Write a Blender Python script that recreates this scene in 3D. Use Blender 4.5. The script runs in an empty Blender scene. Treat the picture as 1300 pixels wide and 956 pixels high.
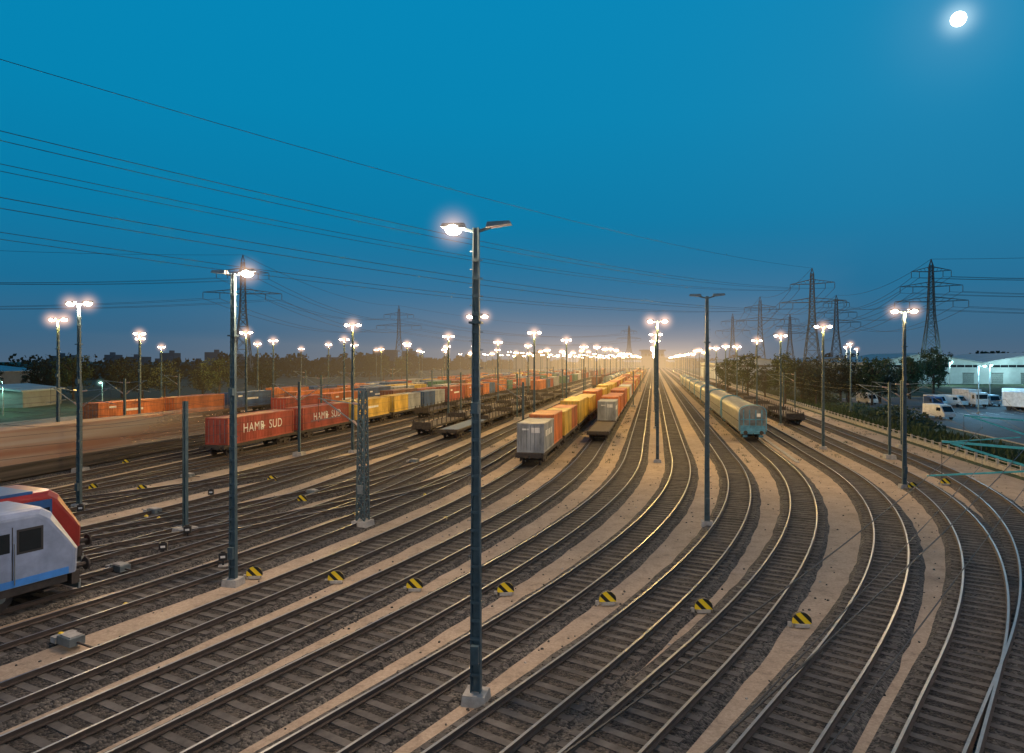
import bpy, math, random
from mathutils import Vector, Matrix
random.seed(11)
R=random.random
def ru(a,b): return a+(b-a)*random.random()
S=0.2076; A=math.atan(S)
sc=bpy.context.scene
sc.view_settings.view_transform='Standard'
sc.view_settings.look='None'
sc.view_settings.exposure=0
col=sc.collection
def W(u,t,z=0.0): return Vector((u+S*t,t,z))

# ------------------------------------------------------------ materials
def mat(name,c,rough=.7,metal=0,var=.3,scale=2.0,bump=0,bscale=20,emit=0,ecol=None,stretch=None,c2=None,det=6):
    m=bpy.data.materials.new(name); m.use_nodes=True
    nt=m.node_tree; n=nt.nodes; l=nt.links
    b=n['Principled BSDF']
    b.inputs['Roughness'].default_value=rough; b.inputs['Metallic'].default_value=metal
    tc=n.new('ShaderNodeTexCoord'); src=tc.outputs['Object']
    if stretch:
        mp=n.new('ShaderNodeMapping'); mp.inputs['Scale'].default_value=stretch
        l.new(src,mp.inputs['Vector']); src=mp.outputs['Vector']
    no=n.new('ShaderNodeTexNoise'); no.inputs['Scale'].default_value=scale; no.inputs['Detail'].default_value=det
    no.inputs['Roughness'].default_value=.65
    l.new(src,no.inputs['Vector'])
    r=n.new('ShaderNodeValToRGB')
    if c2 is None: c2=tuple(x*(1-var) for x in c)
    hi=tuple(min(1,x*(1+var*.6)) for x in c)
    r.color_ramp.elements[0].position=.32; r.color_ramp.elements[1].position=.68
    r.color_ramp.elements[0].color=(*c2,1); r.color_ramp.elements[1].color=(*hi,1)
    l.new(no.outputs['Fac'],r.inputs['Fac']); l.new(r.outputs['Color'],b.inputs['Base Color'])
    if bump:
        n2=n.new('ShaderNodeTexNoise'); n2.inputs['Scale'].default_value=bscale; n2.inputs['Detail'].default_value=4
        l.new(tc.outputs['Object'],n2.inputs['Vector'])
        bp=n.new('ShaderNodeBump'); bp.inputs['Strength'].default_value=bump; bp.inputs['Distance'].default_value=.05
        l.new(n2.outputs['Fac'],bp.inputs['Height']); l.new(bp.outputs['Normal'],b.inputs['Normal'])
    if emit:
        b.inputs['Emission Color'].default_value=(*(ecol or c),1); b.inputs['Emission Strength'].default_value=emit
        m.cycles.emission_sampling='NONE'
    return m
def ballast_mat(name,lo,hi):
    m=bpy.data.materials.new(name); m.use_nodes=True
    nt=m.node_tree; n=nt.nodes; l=nt.links; b=n['Principled BSDF']; b.inputs['Roughness'].default_value=.9
    tc=n.new('ShaderNodeTexCoord')
    v=n.new('ShaderNodeTexVoronoi'); v.inputs['Scale'].default_value=13; l.new(tc.outputs['Object'],v.inputs['Vector'])
    r=n.new('ShaderNodeValToRGB'); r.color_ramp.elements[0].color=(*lo,1); r.color_ramp.elements[1].color=(*hi,1)
    r.color_ramp.elements[0].position=.1
    sep=n.new('ShaderNodeSeparateColor'); l.new(v.outputs['Color'],sep.inputs[0]); l.new(sep.outputs[0],r.inputs['Fac'])
    no=n.new('ShaderNodeTexNoise'); no.inputs['Scale'].default_value=.35; no.inputs['Detail'].default_value=8; l.new(tc.outputs['Object'],no.inputs['Vector'])
    r2=n.new('ShaderNodeValToRGB'); r2.color_ramp.elements[0].position=.35; r2.color_ramp.elements[1].position=.7
    r2.color_ramp.elements[0].color=(.55,.52,.51,1); r2.color_ramp.elements[1].color=(1.25,1.18,1.08,1)
    l.new(no.outputs['Fac'],r2.inputs['Fac'])
    mx=n.new('ShaderNodeMix'); mx.data_type='RGBA'; mx.blend_type='MULTIPLY'; mx.inputs[0].default_value=1
    l.new(r.outputs['Color'],mx.inputs[6]); l.new(r2.outputs['Color'],mx.inputs[7]); l.new(mx.outputs[2],b.inputs['Base Color'])
    bp=n.new('ShaderNodeBump'); bp.inputs['Strength'].default_value=1; bp.inputs['Distance'].default_value=.06
    l.new(v.outputs['Distance'],bp.inputs['Height']); bp.invert=True; l.new(bp.outputs['Normal'],b.inputs['Normal'])
    return m
def sand_mat():
    m=bpy.data.materials.new('sandy_path'); m.use_nodes=True
    nt=m.node_tree; n=nt.nodes; l=nt.links; b=n['Principled BSDF']; b.inputs['Roughness'].default_value=.95
    tc=n.new('ShaderNodeTexCoord')
    def N(s,d=8):
        q=n.new('ShaderNodeTexNoise'); q.inputs['Scale'].default_value=s; q.inputs['Detail'].default_value=d; q.inputs['Roughness'].default_value=.7
        l.new(tc.outputs['Object'],q.inputs['Vector']); return q
    def mul(a,c):
        mx=n.new('ShaderNodeMix'); mx.data_type='RGBA'; mx.blend_type='MULTIPLY'; mx.inputs[0].default_value=1
        l.new(a,mx.inputs[6]); l.new(c,mx.inputs[7]); return mx.outputs[2]
    def rmp(f,p0,c0,p1,c1):
        r=n.new('ShaderNodeValToRGB'); r.color_ramp.elements[0].position=p0; r.color_ramp.elements[1].position=p1
        r.color_ramp.elements[0].color=(*c0,1); r.color_ramp.elements[1].color=(*c1,1); l.new(f,r.inputs['Fac']); return r.outputs['Color']
    a=rmp(N(.4).outputs['Fac'],.3,(.33,.255,.185),.7,(.49,.38,.28))
    c=rmp(N(9,6).outputs['Fac'],.38,(.78,.77,.76),.62,(1.08,1.08,1.08))
    d=rmp(N(1.6,5).outputs['Fac'],.34,(.78,.77,.77),.48,(1,1,1))
    l.new(mul(mul(a,c),d),b.inputs['Base Color'])
    bp=n.new('ShaderNodeBump'); bp.inputs['Strength'].default_value=.45; bp.inputs['Distance'].default_value=.04
    l.new(N(25,3).outputs['Fac'],bp.inputs['Height']); l.new(bp.outputs['Normal'],b.inputs['Normal'])
    return m
M={}
M['sand']=sand_mat()
M['ballast']=ballast_mat('ballast',(.020,.020,.020),(.165,.155,.145))
M['ballast2']=ballast_mat('oily_ballast',(.013,.012,.011),(.105,.092,.082))
M['sleeper']=mat('sleeper',(.10,.09,.082),.85,0,.6,1.2)
M['rust']=mat('rail_rust',(.07,.05,.04),.8,0,.3,4)
M['steel']=mat('rail_head',(.28,.285,.29),.42,.8,.15,5)
M['grass']=mat('grass',(.035,.06,.022),.95,0,.6,.6,.6,6)
M['asphalt']=mat('asphalt',(.07,.075,.08),.85,0,.3,.7,.2,30)
M['mast']=mat('mast_paint',(.07,.115,.135),.5,.2,.35,2)
M['galv']=mat('galvanised',(.23,.26,.26),.5,.5,.3,3)
M['pylon']=mat('hazed_pylon_steel',(.10,.13,.15),.6,.3,.2,1)  # lighter bluish tone puts the sky haze over distant steel into the colour
M['conc']=mat('concrete',(.38,.36,.33),.9,0,.3,3,.2,30)
M['black']=mat('black_paint',(.02,.02,.022),.6,0,.3,3)
M['dark']=mat('wagon_underframe',(.055,.045,.04),.75,.1,.4,3)
M['deck']=mat('wagon_deck',(.10,.075,.055),.85,0,.4,2)
M['glass']=mat('dark_glass',(.015,.02,.025),.08,0,.1,2)
M['white']=mat('white_paint',(.70,.70,.69),.45,0,.25,1.5)
M['yellow']=mat('yellow_paint',(.8,.55,.02),.5,0,.15,4)
M['wire']=mat('wire',(.015,.02,.025),.5,.3,.1,4)
M['bulb']=mat('lamp_glow',(1,.9,.75),.5,0,0,1,emit=45,ecol=(1,.82,.62))
M['bulbw']=mat('cool_lamp_glow',(.8,1,.95),.5,0,0,1,emit=25,ecol=(.7,1,.9))
M['red']=mat('red_paint',(.42,.03,.02),.5,0,.3,1)
M['teal']=mat('teal_steel',(.05,.34,.38),.5,.2,.3,3)
M['trunk']=mat('bark',(.05,.035,.025),.9,0,.3,5)
M['leaf']=mat('foliage',(.036,.056,.020),.85,0,.6,.35)
M['leafd']=mat('foliage_dark',(.020,.032,.017),.85,0,.5,.25)
M['insul']=mat('insulator',(.35,.25,.2),.3,0,.2,5)
CC={'red':(.31,.055,.035),'orange':(.50,.15,.045),'yellow':(.58,.38,.07),'grey':(.28,.30,.32),'blue':(.03,.08,.20),'brown':(.17,.065,.04),'green':(.05,.16,.11),'white':(.48,.48,.46),'dorange':(.40,.12,.04)}
CM={k:mat('container_paint_'+k,v,.6,0,.5,1.1,stretch=(1,1,.3)) for k,v in CC.items()}

# ------------------------------------------------------------ mesh builder
class MB:
    def __init__(s): s.v=[];s.f=[];s.m=[];s.mats=[]
    def mi(s,k):
        mm=M[k] if isinstance(k,str) else k
        if mm not in s.mats: s.mats.append(mm)
        return s.mats.index(mm)
    def face(s,pts,k):
        b=len(s.v); s.v.extend([tuple(p) for p in pts]); s.f.append(tuple(range(b,b+len(pts)))); s.m.append(s.mi(k))
    def hexa(s,p,k):
        b=len(s.v); s.v.extend([tuple(q) for q in p]); i=s.mi(k)
        for f in ((0,3,2,1),(4,5,6,7),(0,1,5,4),(1,2,6,5),(2,3,7,6),(3,0,4,7)):
            s.f.append(tuple(b+j for j in f)); s.m.append(i)
    def box(s,c,d,k,rz=0,top=1.0):
        x,y,z=c; a,b_,h=d[0]/2,d[1]/2,d[2]/2; cs,sn=math.cos(rz),math.sin(rz); P=[]
        for zz,q in ((-h,1),(h,top)):
            for sx,sy in ((-1,-1),(1,-1),(1,1),(-1,1)):
                X,Y=sx*a*q,sy*b_*q
                P.append((x+X*cs-Y*sn,y+X*sn+Y*cs,z+zz))
        s.hexa(P,k)
    def beam(s,p,q,w,k,h=None,w2=None):
        p=Vector(p);q=Vector(q);d=(q-p)
        if d.length<1e-6:return
        d.normalize(); up=Vector((0,0,1)) if abs(d.z)<.95 else Vector((0,1,0))
        a=d.cross(up).normalized(); b=a.cross(d).normalized(); h=h or w; w2=w2 or w; r=w2/w
        P=[p+a*x*w/2+b*y*h/2 for x,y in((-1,-1),(1,-1),(1,1),(-1,1))]+[q+a*x*w/2*r+b*y*h/2*r for x,y in((-1,-1),(1,-1),(1,1),(-1,1))]
        s.hexa(P,k)
    def cyl(s,p,q,r1,r2,n,k,caps=True):
        p=Vector(p);q=Vector(q);d=(q-p).normalized(); up=Vector((0,0,1)) if abs(d.z)<.95 else Vector((0,1,0))
        a=d.cross(up).normalized(); b=a.cross(d).normalized(); B=len(s.v); i=s.mi(k)
        for c,r in((p,r1),(q,r2)):
            for j in range(n):
                t=2*math.pi*j/n; s.v.append(tuple(c+a*math.cos(t)*r+b*math.sin(t)*r))
        for j in range(n):
            s.f.append((B+j,B+(j+1)%n,B+n+(j+1)%n,B+n+j)); s.m.append(i)
        if caps:
            s.f.append(tuple(B+j for j in reversed(range(n)))); s.m.append(i)
            s.f.append(tuple(B+n+j for j in range(n))); s.m.append(i)
    def ball(s,c,r,k,n=10,sz=1):
        B=len(s.v);i=s.mi(k); h=n//2
        for a in range(h+1):
            for b in range(n):
                th=math.pi*a/h; ph=2*math.pi*b/n
                s.v.append((c[0]+r*math.sin(th)*math.cos(ph),c[1]+r*math.sin(th)*math.sin(ph),c[2]+r*sz*math.cos(th)))
        for a in range(h):
            for b in range(n):
                s.f.append((B+a*n+b,B+(a+1)*n+b,B+(a+1)*n+(b+1)%n,B+a*n+(b+1)%n)); s.m.append(i)
    def extr(s,poly,x0,x1,k):
        n=len(poly)
        s.face([(x1,y,z) for y,z in poly],k); s.face([(x0,y,z) for y,z in reversed(poly)],k)
        for j in range(n):
            a=poly[j];b=poly[(j+1)%n]
            s.face([(x1,a[0],a[1]),(x0,a[0],a[1]),(x0,b[0],b[1]),(x1,b[0],b[1])],k)
    def mesh(s,name):
        me=bpy.data.meshes.new(name); me.from_pydata(s.v,[],s.f)
        for m in s.mats: me.materials.append(m)
        me.polygons.foreach_set('material_index',s.m); me.update(); return me
    def obj(s,name,parent=None,loc=None,rz=0):
        return put(s.mesh(name),name,loc,rz,parent)
def put(me,name,loc=None,rz=0,parent=None):
    o=bpy.data.objects.new(name,me); col.objects.link(o)
    if loc is not None: o.location=loc
    o.rotation_euler=(0,0,rz)
    if parent: o.parent=parent
    return o

# ------------------------------------------------------------ ground
g=MB(); g.face([(-4000,-300,-.004),(4000,-300,-.004),(4000,5000,-.004),(-4000,5000,-.004)],'grass'); g.obj('ground')
g=MB(); g.face([W(-100,-60,.002),W(29.3,-60,.002),W(29.3,1000,.002),W(-100,1000,.002)],'sand'); g.obj('yard_ground')

# ------------------------------------------------------------ tracks
def bez(P0,f0,P1,f1,n=40):
    P0=Vector(P0);P1=Vector(P1);c=(P1-P0).length*.36
    a=P0+Vector((math.sin(f0),math.cos(f0)))*c; b=P1-Vector((math.sin(f1),math.cos(f1)))*c
    return [P0*(1-t)**3+a*3*t*(1-t)**2+b*3*t*t*(1-t)+P1*t**3 for t in [i/n for i in range(n+1)]]
PROF=[(-.075,0),(-.075,.022),(-.014,.05),(-.014,.125),(-.038,.14),(-.038,.18),(.038,.18),(.038,.14),(.014,.125),(.014,.05),(.075,.022),(.075,0)]
tk=[0]
def track(path,smax=230,ballast=True,name='railway_track',bw=1.17):
    k=tk[0]; tk[0]+=1; z0=k*.003
    m=MB(); n=len(path); nor=[];
    for i in range(n):
        d=(path[min(i+1,n-1)]-path[max(i-1,0)]).normalized(); nor.append(Vector((d.y,-d.x)))
    def strip(prof,mats,wob=False):
        B=len(m.v)
        for i in range(n):
            for o,z in prof:
                if wob and abs(o)>1: o+=ru(-.06,.06)
                p=path[i]+nor[i]*o; m.v.append((p.x,p.y,z))
        q=len(prof)
        for i in range(n-1):
            for j in range(q-1):
                m.f.append((B+i*q+j,B+i*q+j+1,B+(i+1)*q+j+1,B+(i+1)*q+j)); m.m.append(m.mi(mats[j]))
    zb=.10+z0
    if ballast: strip([(-bw-.30,-.02),(-bw,zb),(-.95,zb),(.95,zb),(bw,zb),(bw+.30,-.02)],['ballast','ballast','ballast2','ballast','ballast'],True)
    zr=zb+.045
    for o in(-.753,.753):
        strip([(o+a,zr+b) for a,b in PROF],['rust']*5+['steel']+['rust']*5)
    acc=0; nxt=.3
    for i in range(n-1):
        L=(path[i+1]-path[i]).length; d=(path[i+1]-path[i]).normalized()
        while acc+L>nxt:
            t=(nxt-acc)/L; p=path[i].lerp(path[i+1],t)
            if p.y>smax: break
            nn=nor[i].lerp(nor[i+1],t); e=Vector((-nn.y,nn.x))
            j=ru(-.03,.03)
            c=[p+nn*(sx*1.2+ru(-.02,.02))+e*(sy*.125+j) for sx,sy in((-1,-1),(1,-1),(1,1),(-1,1))]
            hz=zb+.02+ru(-.014,.01); B=len(m.v)
            m.v.extend([(q.x,q.y,zb-.03) for q in c]+[(q.x,q.y,hz) for q in c]); si=m.mi('sleeper')
            for f in((4,5,6,7),(0,1,5,4),(1,2,6,5),(2,3,7,6),(3,0,4,7)): m.f.append(tuple(B+q for q in f)); m.m.append(si)
            nxt+=.62
        acc+=L
    m.obj(name); return path
def yard_track(u,X0,deg):
    f0=math.radians(deg); mm=math.tan((f0+A)/2); Y1=(X0-20.1*mm-u)/(S-mm)
    P=bez((X0,20.1),f0,(u+S*Y1,Y1),A)
    d=Vector((math.sin(f0),math.cos(f0)))
    pre=[P[0]-d*L for L in(32,16,8)]
    return pre+P+[W(u,y).to_2d() for y in (80,90,100,115,130,150,175,200,240,300,400,900)if y>Y1+5]
data=[(24.85,15.3,42),(20.4,13.36,40),(15.85,9.36,39),(11.4,5.1,36.5),(6.95,1.67,34.5),(2.5,-2.32,32.5),(-1.95,-6.16,30.5),(-6.4,-9.76,28.5),(-10.85,-13.36,26.5),
 (-15.3,-18.3,28.5),(-19.75,-22.5,31),(-24.2,-26.7,32.5),(-28.65,-32.5,33.5),(-33.1,-38.5,33),(-37.5,-45,30)]
for i,a in enumerate(data): track(yard_track(*a),bw=1.15 if i<9 else 1.28)
for u in(-42,-46.4,-50.9,-55.3,-59.8,-64.2,-68.7,-73.1,-80,-84.5):
    track([W(u,y).to_2d() for y in(-20,30,50,70,90,120,150,200,260,400,900)],smax=150 if u<-60 else 200)
track(bez((-31.5,26),math.radians(44),(-6.4,66),math.radians(13)),name='crossover_track')
track(bez((-28,24.5),math.radians(42),(-3.4,58),math.radians(16)),name='crossover_track')
track(bez((-38,36),math.radians(50),(-12.5,74),math.radians(13)),name='crossover_track')

# ------------------------------------------------------------ light masts
def mast_mesh(h,heads=(-1,1),lit=(1,1),nm='light_mast'):
    m=MB()
    m.box((0,0,.15),(.7,.7,.3),'conc',top=.9)
    n=10
    for i in range(n):
        z0=.3+(h-.3)*i/n; z1=.3+(h-.3)*(i+1)/n
        w0=.26-.12*i/n; w1=.26-.12*(i+1)/n
        for sx in(-1,1):
            P=[]
            for z,w in((z0,w0),(z1,w1)):
                for a,b in((-.5,-1),(.5,-1),(.5,1),(-.5,1)):
                    P.append((sx*w/2+a*.035,b*w*.42,z))
            m.hexa(P,'mast')
        P=[]
        for z,w in((z0,w0),(z1,w1)):
            for a,b in((-1,-1),(1,-1),(1,1),(-1,1)): P.append((a*w*.42,b*.02,z))
        m.hexa(P,'mast')
    z=.8
    while z<h-.6:
        w=.26-.12*z/h
        m.box((0,-w*.44,z),(w+.03,.03,.09),'mast')
        if z>2.4: m.beam((w/2,.03,z),(w/2+.11,.03,z),.022,'galv'); m.beam((-w/2,.03,z+.25),(-w/2-.11,.03,z+.25),.022,'galv')
        z+=.5
    m.box((0.02,-.2,1.4),(.22,.16,.5),'mast'); m.box((.0,-.14,h*.62),(.2,.14,.3),'mast'); m.box((0,-.02,h*.8),(.34,.3,.06),'mast')
    for sx in heads:
        m.beam((0,0,h-.12),(sx*.42,0,h),.07,'mast')
        P=[(sx*.3,-.15,h-.02),(sx*.3,.15,h-.02),(sx*1.0,.13,h+.05),(sx*1.0,-.13,h+.05),
           (sx*.34,-.10,h+.14),(sx*.34,.10,h+.14),(sx*.96,.09,h+.15),(sx*.96,-.09,h+.15)]
        if sx>0: P=[P[i] for i in(1,0,3,2,5,4,7,6)]
        m.hexa(P,'galv')
    b=MB()
    for sx,l in zip(heads,lit):
        if l: b.ball((sx*.66,0,h-.03),.24,'bulb',12,.6)
    return m.mesh(nm), (b.mesh('lamp_glass') if any(lit) else None)
def glow_mat(name,c,st):
    m=bpy.data.materials.new(name); m.use_nodes=True; nt=m.node_tree; n=nt.nodes; l=nt.links
    n.remove(n['Principled BSDF']); out=n['Material Output']
    tc=n.new('ShaderNodeTexCoord'); ln=n.new('ShaderNodeVectorMath'); ln.operation='LENGTH'; l.new(tc.outputs['Object'],ln.inputs[0])
    a=n.new('ShaderNodeMath'); a.operation='SUBTRACT'; a.inputs[0].default_value=1; a.use_clamp=True; l.new(ln.outputs['Value'],a.inputs[1])
    p=n.new('ShaderNodeMath'); p.operation='POWER'; p.inputs[1].default_value=4.2; l.new(a.outputs[0],p.inputs[0])
    q=n.new('ShaderNodeMath'); q.operation='MULTIPLY'; q.inputs[1].default_value=st; l.new(p.outputs[0],q.inputs[0])
    e=n.new('ShaderNodeEmission'); e.inputs['Color'].default_value=(*c,1); l.new(q.outputs[0],e.inputs['Strength'])
    l.new(e.outputs[0],out.inputs['Volume']); m.cycles.emission_sampling='NONE'
    return m
GM=glow_mat('halo_glow',(1,.58,.36),2.4); GMW=glow_mat('halo_glow_cool',(.5,1,.85),1.3)  # self-emitting halos, stand in for lamp light scattered in the air
def gsph(gm):
    b=MB(); b.ball((0,0,0),1.0,gm,16); return b.mesh('halo_glow')
GS=gsph(GM); GSW=gsph(GMW)
meshes={}
NEAR=(1,.71,.46); FAR=(1,.60,.14)
def light_mast(x,y,h=13.2,lit=(1,1),power=2300,glow=1.0,rz=-A,lightcol=NEAR):
    key=(h,lit)
    if key not in meshes: meshes[key]=mast_mesh(h,(-1,1),lit)
    me,bm=meshes[key]
    o=put(me,'light_mast',(x,y,0),rz)
    if bm:
        put(bm,'lamp_glass',parent=o)
        for sx,l in zip((-1,1),lit):
            if l and glow and (y<70 or sx==-1 or not lit[0]):
                gs=put(GS,'halo_glow',(sx*.66 if y<70 else 0,0,h),0,o); gs.scale=(glow*1.2,)*3
        if power:
            L=bpy.data.lights.new('lamp_light','POINT'); L.energy=power*2.1; L.color=lightcol; L.shadow_soft_size=.2
            lo=bpy.data.objects.new('lamp_light',L); col.objects.link(lo); lo.parent=o; lo.location=(0 if sum(lit)==2 else (-.68 if lit[0] else .68),0,h-.35)
    return o
light_mast(-1.0,19.0,13.2,(1,0),1600,.85)
light_mast(-11.8,28.9,13.2,(0,1),1800,.9)
light_mast(-27.9,44,13.2,(1,1),2500,1.0)
light_mast(11.2,39.2,13.2,(0,0),0,0)
light_mast(29.2,50.8,13.2,(1,1),2600,1.0,lightcol=(1,.64,.28))
light_mast(33.5,73.5,13.2,(1,1),2800,1.1,lightcol=FAR)
light_mast(-2.9,57,13.2,(1,1),2600,1.0,lightcol=(1,.62,.24))
for x,y in((-17,2),(9,6),(22,18),(-4,-14)): light_mast(x,y,13.2,(1,1),1600,0)  # masts out of view, added to light the foreground
def row(u,y0,step,y1=820,j=1.0,lmax=330,gmax=330,k=1.0):
    y=y0;i=0
    while y<y1:
        p=W(u+ru(-j,j)*.3,y+ru(-j,j)); pw=3500*k if y<lmax else 0
        if y>=lmax and i%3==0 and y<700: pw=9000
        light_mast(p.x,p.y,13.2+(.0 if y<150 else random.choice((-.6,0,.6))),(1,1),pw,1.05+y/330 if y<gmax else 0,lightcol=FAR)
        y+=step; i+=1
row(.4,63.4,32,gmax=230,k=1.25); row(18.5,100,25); row(-15.5,89,32,k=1.2); row(-31,71,32)
row(-53.5,60.6,29,k=.85); row(-70,92,34,700,k=.8); row(-86,114,34,600,k=.8); row(-110,150,60,600,4,0)
for x,y in((75,153),(90,178),(62,125.)): light_mast(x,y,12.6,(1,0),1300,1.1,rz=.6)

# ------------------------------------------------------------ glow over the yard: self-emitting boxes stand in for lamp light scattered in haze
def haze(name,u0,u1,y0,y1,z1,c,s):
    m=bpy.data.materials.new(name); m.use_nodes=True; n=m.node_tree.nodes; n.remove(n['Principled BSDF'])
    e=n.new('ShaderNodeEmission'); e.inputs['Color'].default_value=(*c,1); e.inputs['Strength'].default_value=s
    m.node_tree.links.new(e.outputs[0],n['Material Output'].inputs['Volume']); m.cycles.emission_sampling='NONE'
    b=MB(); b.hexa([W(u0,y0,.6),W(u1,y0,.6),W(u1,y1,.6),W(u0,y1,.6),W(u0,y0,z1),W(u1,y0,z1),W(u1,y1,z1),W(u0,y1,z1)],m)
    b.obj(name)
haze('haze_glow',-97,30,100,900,14,(1,.62,.22),.00042)
haze('haze_glow',-110,40,130,930,22,(1,.64,.30),.00026)
haze('haze_glow',-125,52,170,960,34,(1,.66,.42),.00017)
haze('haze_glow',-150,70,220,1000,52,(1,.70,.52),.00008)

# ------------------------------------------------------------ wagons & containers
def container_mesh(L,h,cm,logo=0):
    m=MB(); w=2.44; c=CM[cm]
    x=w/2-.04; p=.28; n=int((L-.3)/p); y0=-n*p/2
    for sx in(-1,1):
        for i in range(n):
            ya=y0+i*p; pts=[(x,ya),(x,ya+.09),(x-.04,ya+.14),(x-.04,ya+.23),(x,ya+.28)]
            for (a,b),(a2,b2) in zip(pts,pts[1:]):
                q=[(sx*a,b,.14),(sx*a2,b2,.14),(sx*a2,b2,h-.1),(sx*a,b,h-.1)]
                if sx<0:q.reverse()
                m.face(q,c)
        for e in(-1,1):
            m.box((sx*(w/2-.07),e*(L/2-.08),h/2),(.14,.16,h),c)
        m.box((sx*(w/2-.04),0,.08),(.08,L-.32,.15),c); m.box((sx*(w/2-.04),0,h-.06),(.08,L-.32,.11),c)
    m.box((0,0,h-.05),(w-.17,L-.1,.05),c)
    m.box((0,0,.06),(w-.17,L-.1,.05),'dark')
    for e in(-1,1):
        m.box((0,e*(L/2-.07),h/2),(w-.29,.05,h-.2),c)
        m.box((0,e*(L/2-.06),h-.09),(w-.29,.11,.15),c); m.box((0,e*(L/2-.06),.10),(w-.29,.11,.18),c)
        for xx in(-.85,-.35,.35,.85): m.cyl((xx,e*(L/2-.02),.2),(xx,e*(L/2-.02),h-.2),.022,.022,5,'galv',False)
        m.box((0,e*(L/2-.04),h/2),(.02,.03,h-.3),'black')
        for zz in(.7,1.3,1.9): m.box((0,e*(L/2-.045),zz),(1.9,.02,.04),c)
    if logo==1:
        m.box((.45,-(L/2-.03),h-.62),(.75,.02,.45),'white'); m.box((-.45,-(L/2-.03),h-.55),(.6,.02,.14),'white')
        for k in range(4): m.box((w/2-.03,-1.6+k*1.0,h*.62),(.02,.62,.55),'white')
    if logo==2:
        m.box((w/2-.03,0,h*.55),(.02,L*.3,.3),'white'); m.box((w/2-.03,-L*.3,h*.75),(.02,L*.1,.25),'white')
    return m.mesh('shipping_container')
CMS={}
def cmesh(L,cm,hc=0,logo=0):
    k=(L,cm,hc,logo)
    if k not in CMS: CMS[k]=container_mesh(L,2.9 if hc else 2.59,cm,logo)
    return CMS[k]
def bogie(m,y,wb=.9):
    for e in(-1,1):
        for sx in(-1,1):
            m.cyl((sx*.70,y+e*wb,.46),(sx*.82,y+e*wb,.46),.46,.46,14,'dark')
            m.box((sx*.98,y+e*wb,.5),(.18,.28,.3),'dark')
        m.cyl((-.9,y+e*wb,.46),(.9,y+e*wb,.46),.08,.08,6,'dark')
    for sx in(-1,1):
        m.box((sx*.98,y,.58),(.12,2*wb+.5,.2),'dark'); m.box((sx*.98,y,.38),(.16,.5,.35),'dark')
    m.box((0,y,.7),(2.0,.45,.25),'dark')
def buffers(m,y,s):
    for sx in(-.87,.87):
        m.cyl((sx,y,1.05),(sx,y+s*.5,1.05),.09,.07,8,'dark'); m.cyl((sx,y+s*.5,1.05),(sx,y+s*.56,1.05),.23,.23,12,'dark')
    m.beam((0,y,.98),(0,y+s*.35,.9),.1,'black')
def flat_mesh(L=13.4,stakes=False,dk='deck'):
    m=MB()
    for sx in(-1,1): m.box((sx*1.15,0,1.02),(.14,L,.28),'dark'); m.box((sx*1.24,0,1.02),(.05,L*.96,.07),'dark')
    m.box((0,0,1.12),(2.15,L-.1,.07),dk)
    m.box((0,0,.9),(.4,L*.9,.35),'dark')
    for y in [(-.5+i/8)*L for i in range(9)]: m.box((0,y*.98,.96),(2.2,.14,.18),'dark')
    bogie(m,-L/2+2.2);bogie(m,L/2-2.2)
    for e in(-1,1): m.box((0,e*L/2,1.0),(2.5,.12,.4),'dark'); buffers(m,e*L/2,e)
    if stakes:
        for sx in(-1,1):
            for i in range(8): m.box((sx*1.2,(-.46+i*.92/7)*L,1.5),(.1,.12,.8),'dark')
        for e in(-1,1): m.box((0,e*(L/2-.1),1.4),(2.4,.08,.55),'dark')
    return m.mesh('container_flat_wagon')
FL=flat_mesh(); FS=flat_mesh(15,True); FBm=mat('blue_deck',(.06,.12,.22),.7,0,.3,2); FB=flat_mesh(15,False,FBm)
RZ=.235
def wagon(u,t,cont,me=FL,name='container_flat_wagon'):
    o=put(me,name,W(u,t,RZ),-A)
    if cont:
        y=-6.15
        for L,cm,hc,lg in cont:
            l=12.19 if L==40 else 6.06
            put(cmesh(l,cm,hc,lg),'shipping_container',(0,y+l/2,1.17),0,o); y+=l+.08
    return o
def rnd(pal):
    hc=random.choice((0,0,1))
    if R()<.6: return [(40,random.choice(pal),hc,random.choice((0,0,2)))]
    if R()<.15: return [(20,random.choice(pal),0,0)]
    return [(20,random.choice(pal),0,0),(20,random.choice(pal),0,random.choice((0,1)))]
def train(u,t0,t1,pal,first=(),gap=.05):
    t=t0+6.6; i=0; st=14.3*math.cos(A)
    while t<t1:
        c=first[i] if i<len(first) else (None if R()<gap else rnd(pal))
        wagon(u,t,c); t+=st; i+=1
warm=['orange','yellow','yellow','yellow','red','orange','dorange']
mixd=['red','orange','blue','grey','brown','yellow','white','dorange','green','red']
train(-10.85,59.5,520,warm,first=[[(20,'grey',0,1),(20,'orange',1,0)],[(20,'yellow',0,0),(20,'orange',0,0)],[(40,'yellow',1,0)],[(40,'yellow',0,0)],[(40,'orange',1,0)],[(40,'yellow',0,0)],[(40,'yellow',1,0)]],gap=.02)
train(-6.4,78,520,['orange','yellow','dorange','yellow','white'],first=[None,[(20,'grey',0,1),(20,'orange',1,0)],[(40,'orange',0,0)],[(40,'dorange',1,0)],[(40,'yellow',0,0)]],gap=.06)
train(-42,65,420,mixd,first=[[(40,'red',0,0)],[(40,'red',0,0)],[(40,'yellow',0,2)],[(20,'yellow',0,0),(20,'grey',0,0)],[(20,'blue',0,0),(20,'grey',0,0)],[(40,'red',1,2)],[(40,'orange',1,2)],[(20,'orange',0,0),(20,'blue',0,0)]])
train(-46.4,118,450,mixd); train(-55.3,100,430,mixd); train(-59.8,140,460,['blue','red','yellow','grey','orange']); train(-68.7,150,460,mixd); train(-64.2,120,300,['grey','blue','orange'],gap=.3)
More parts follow.
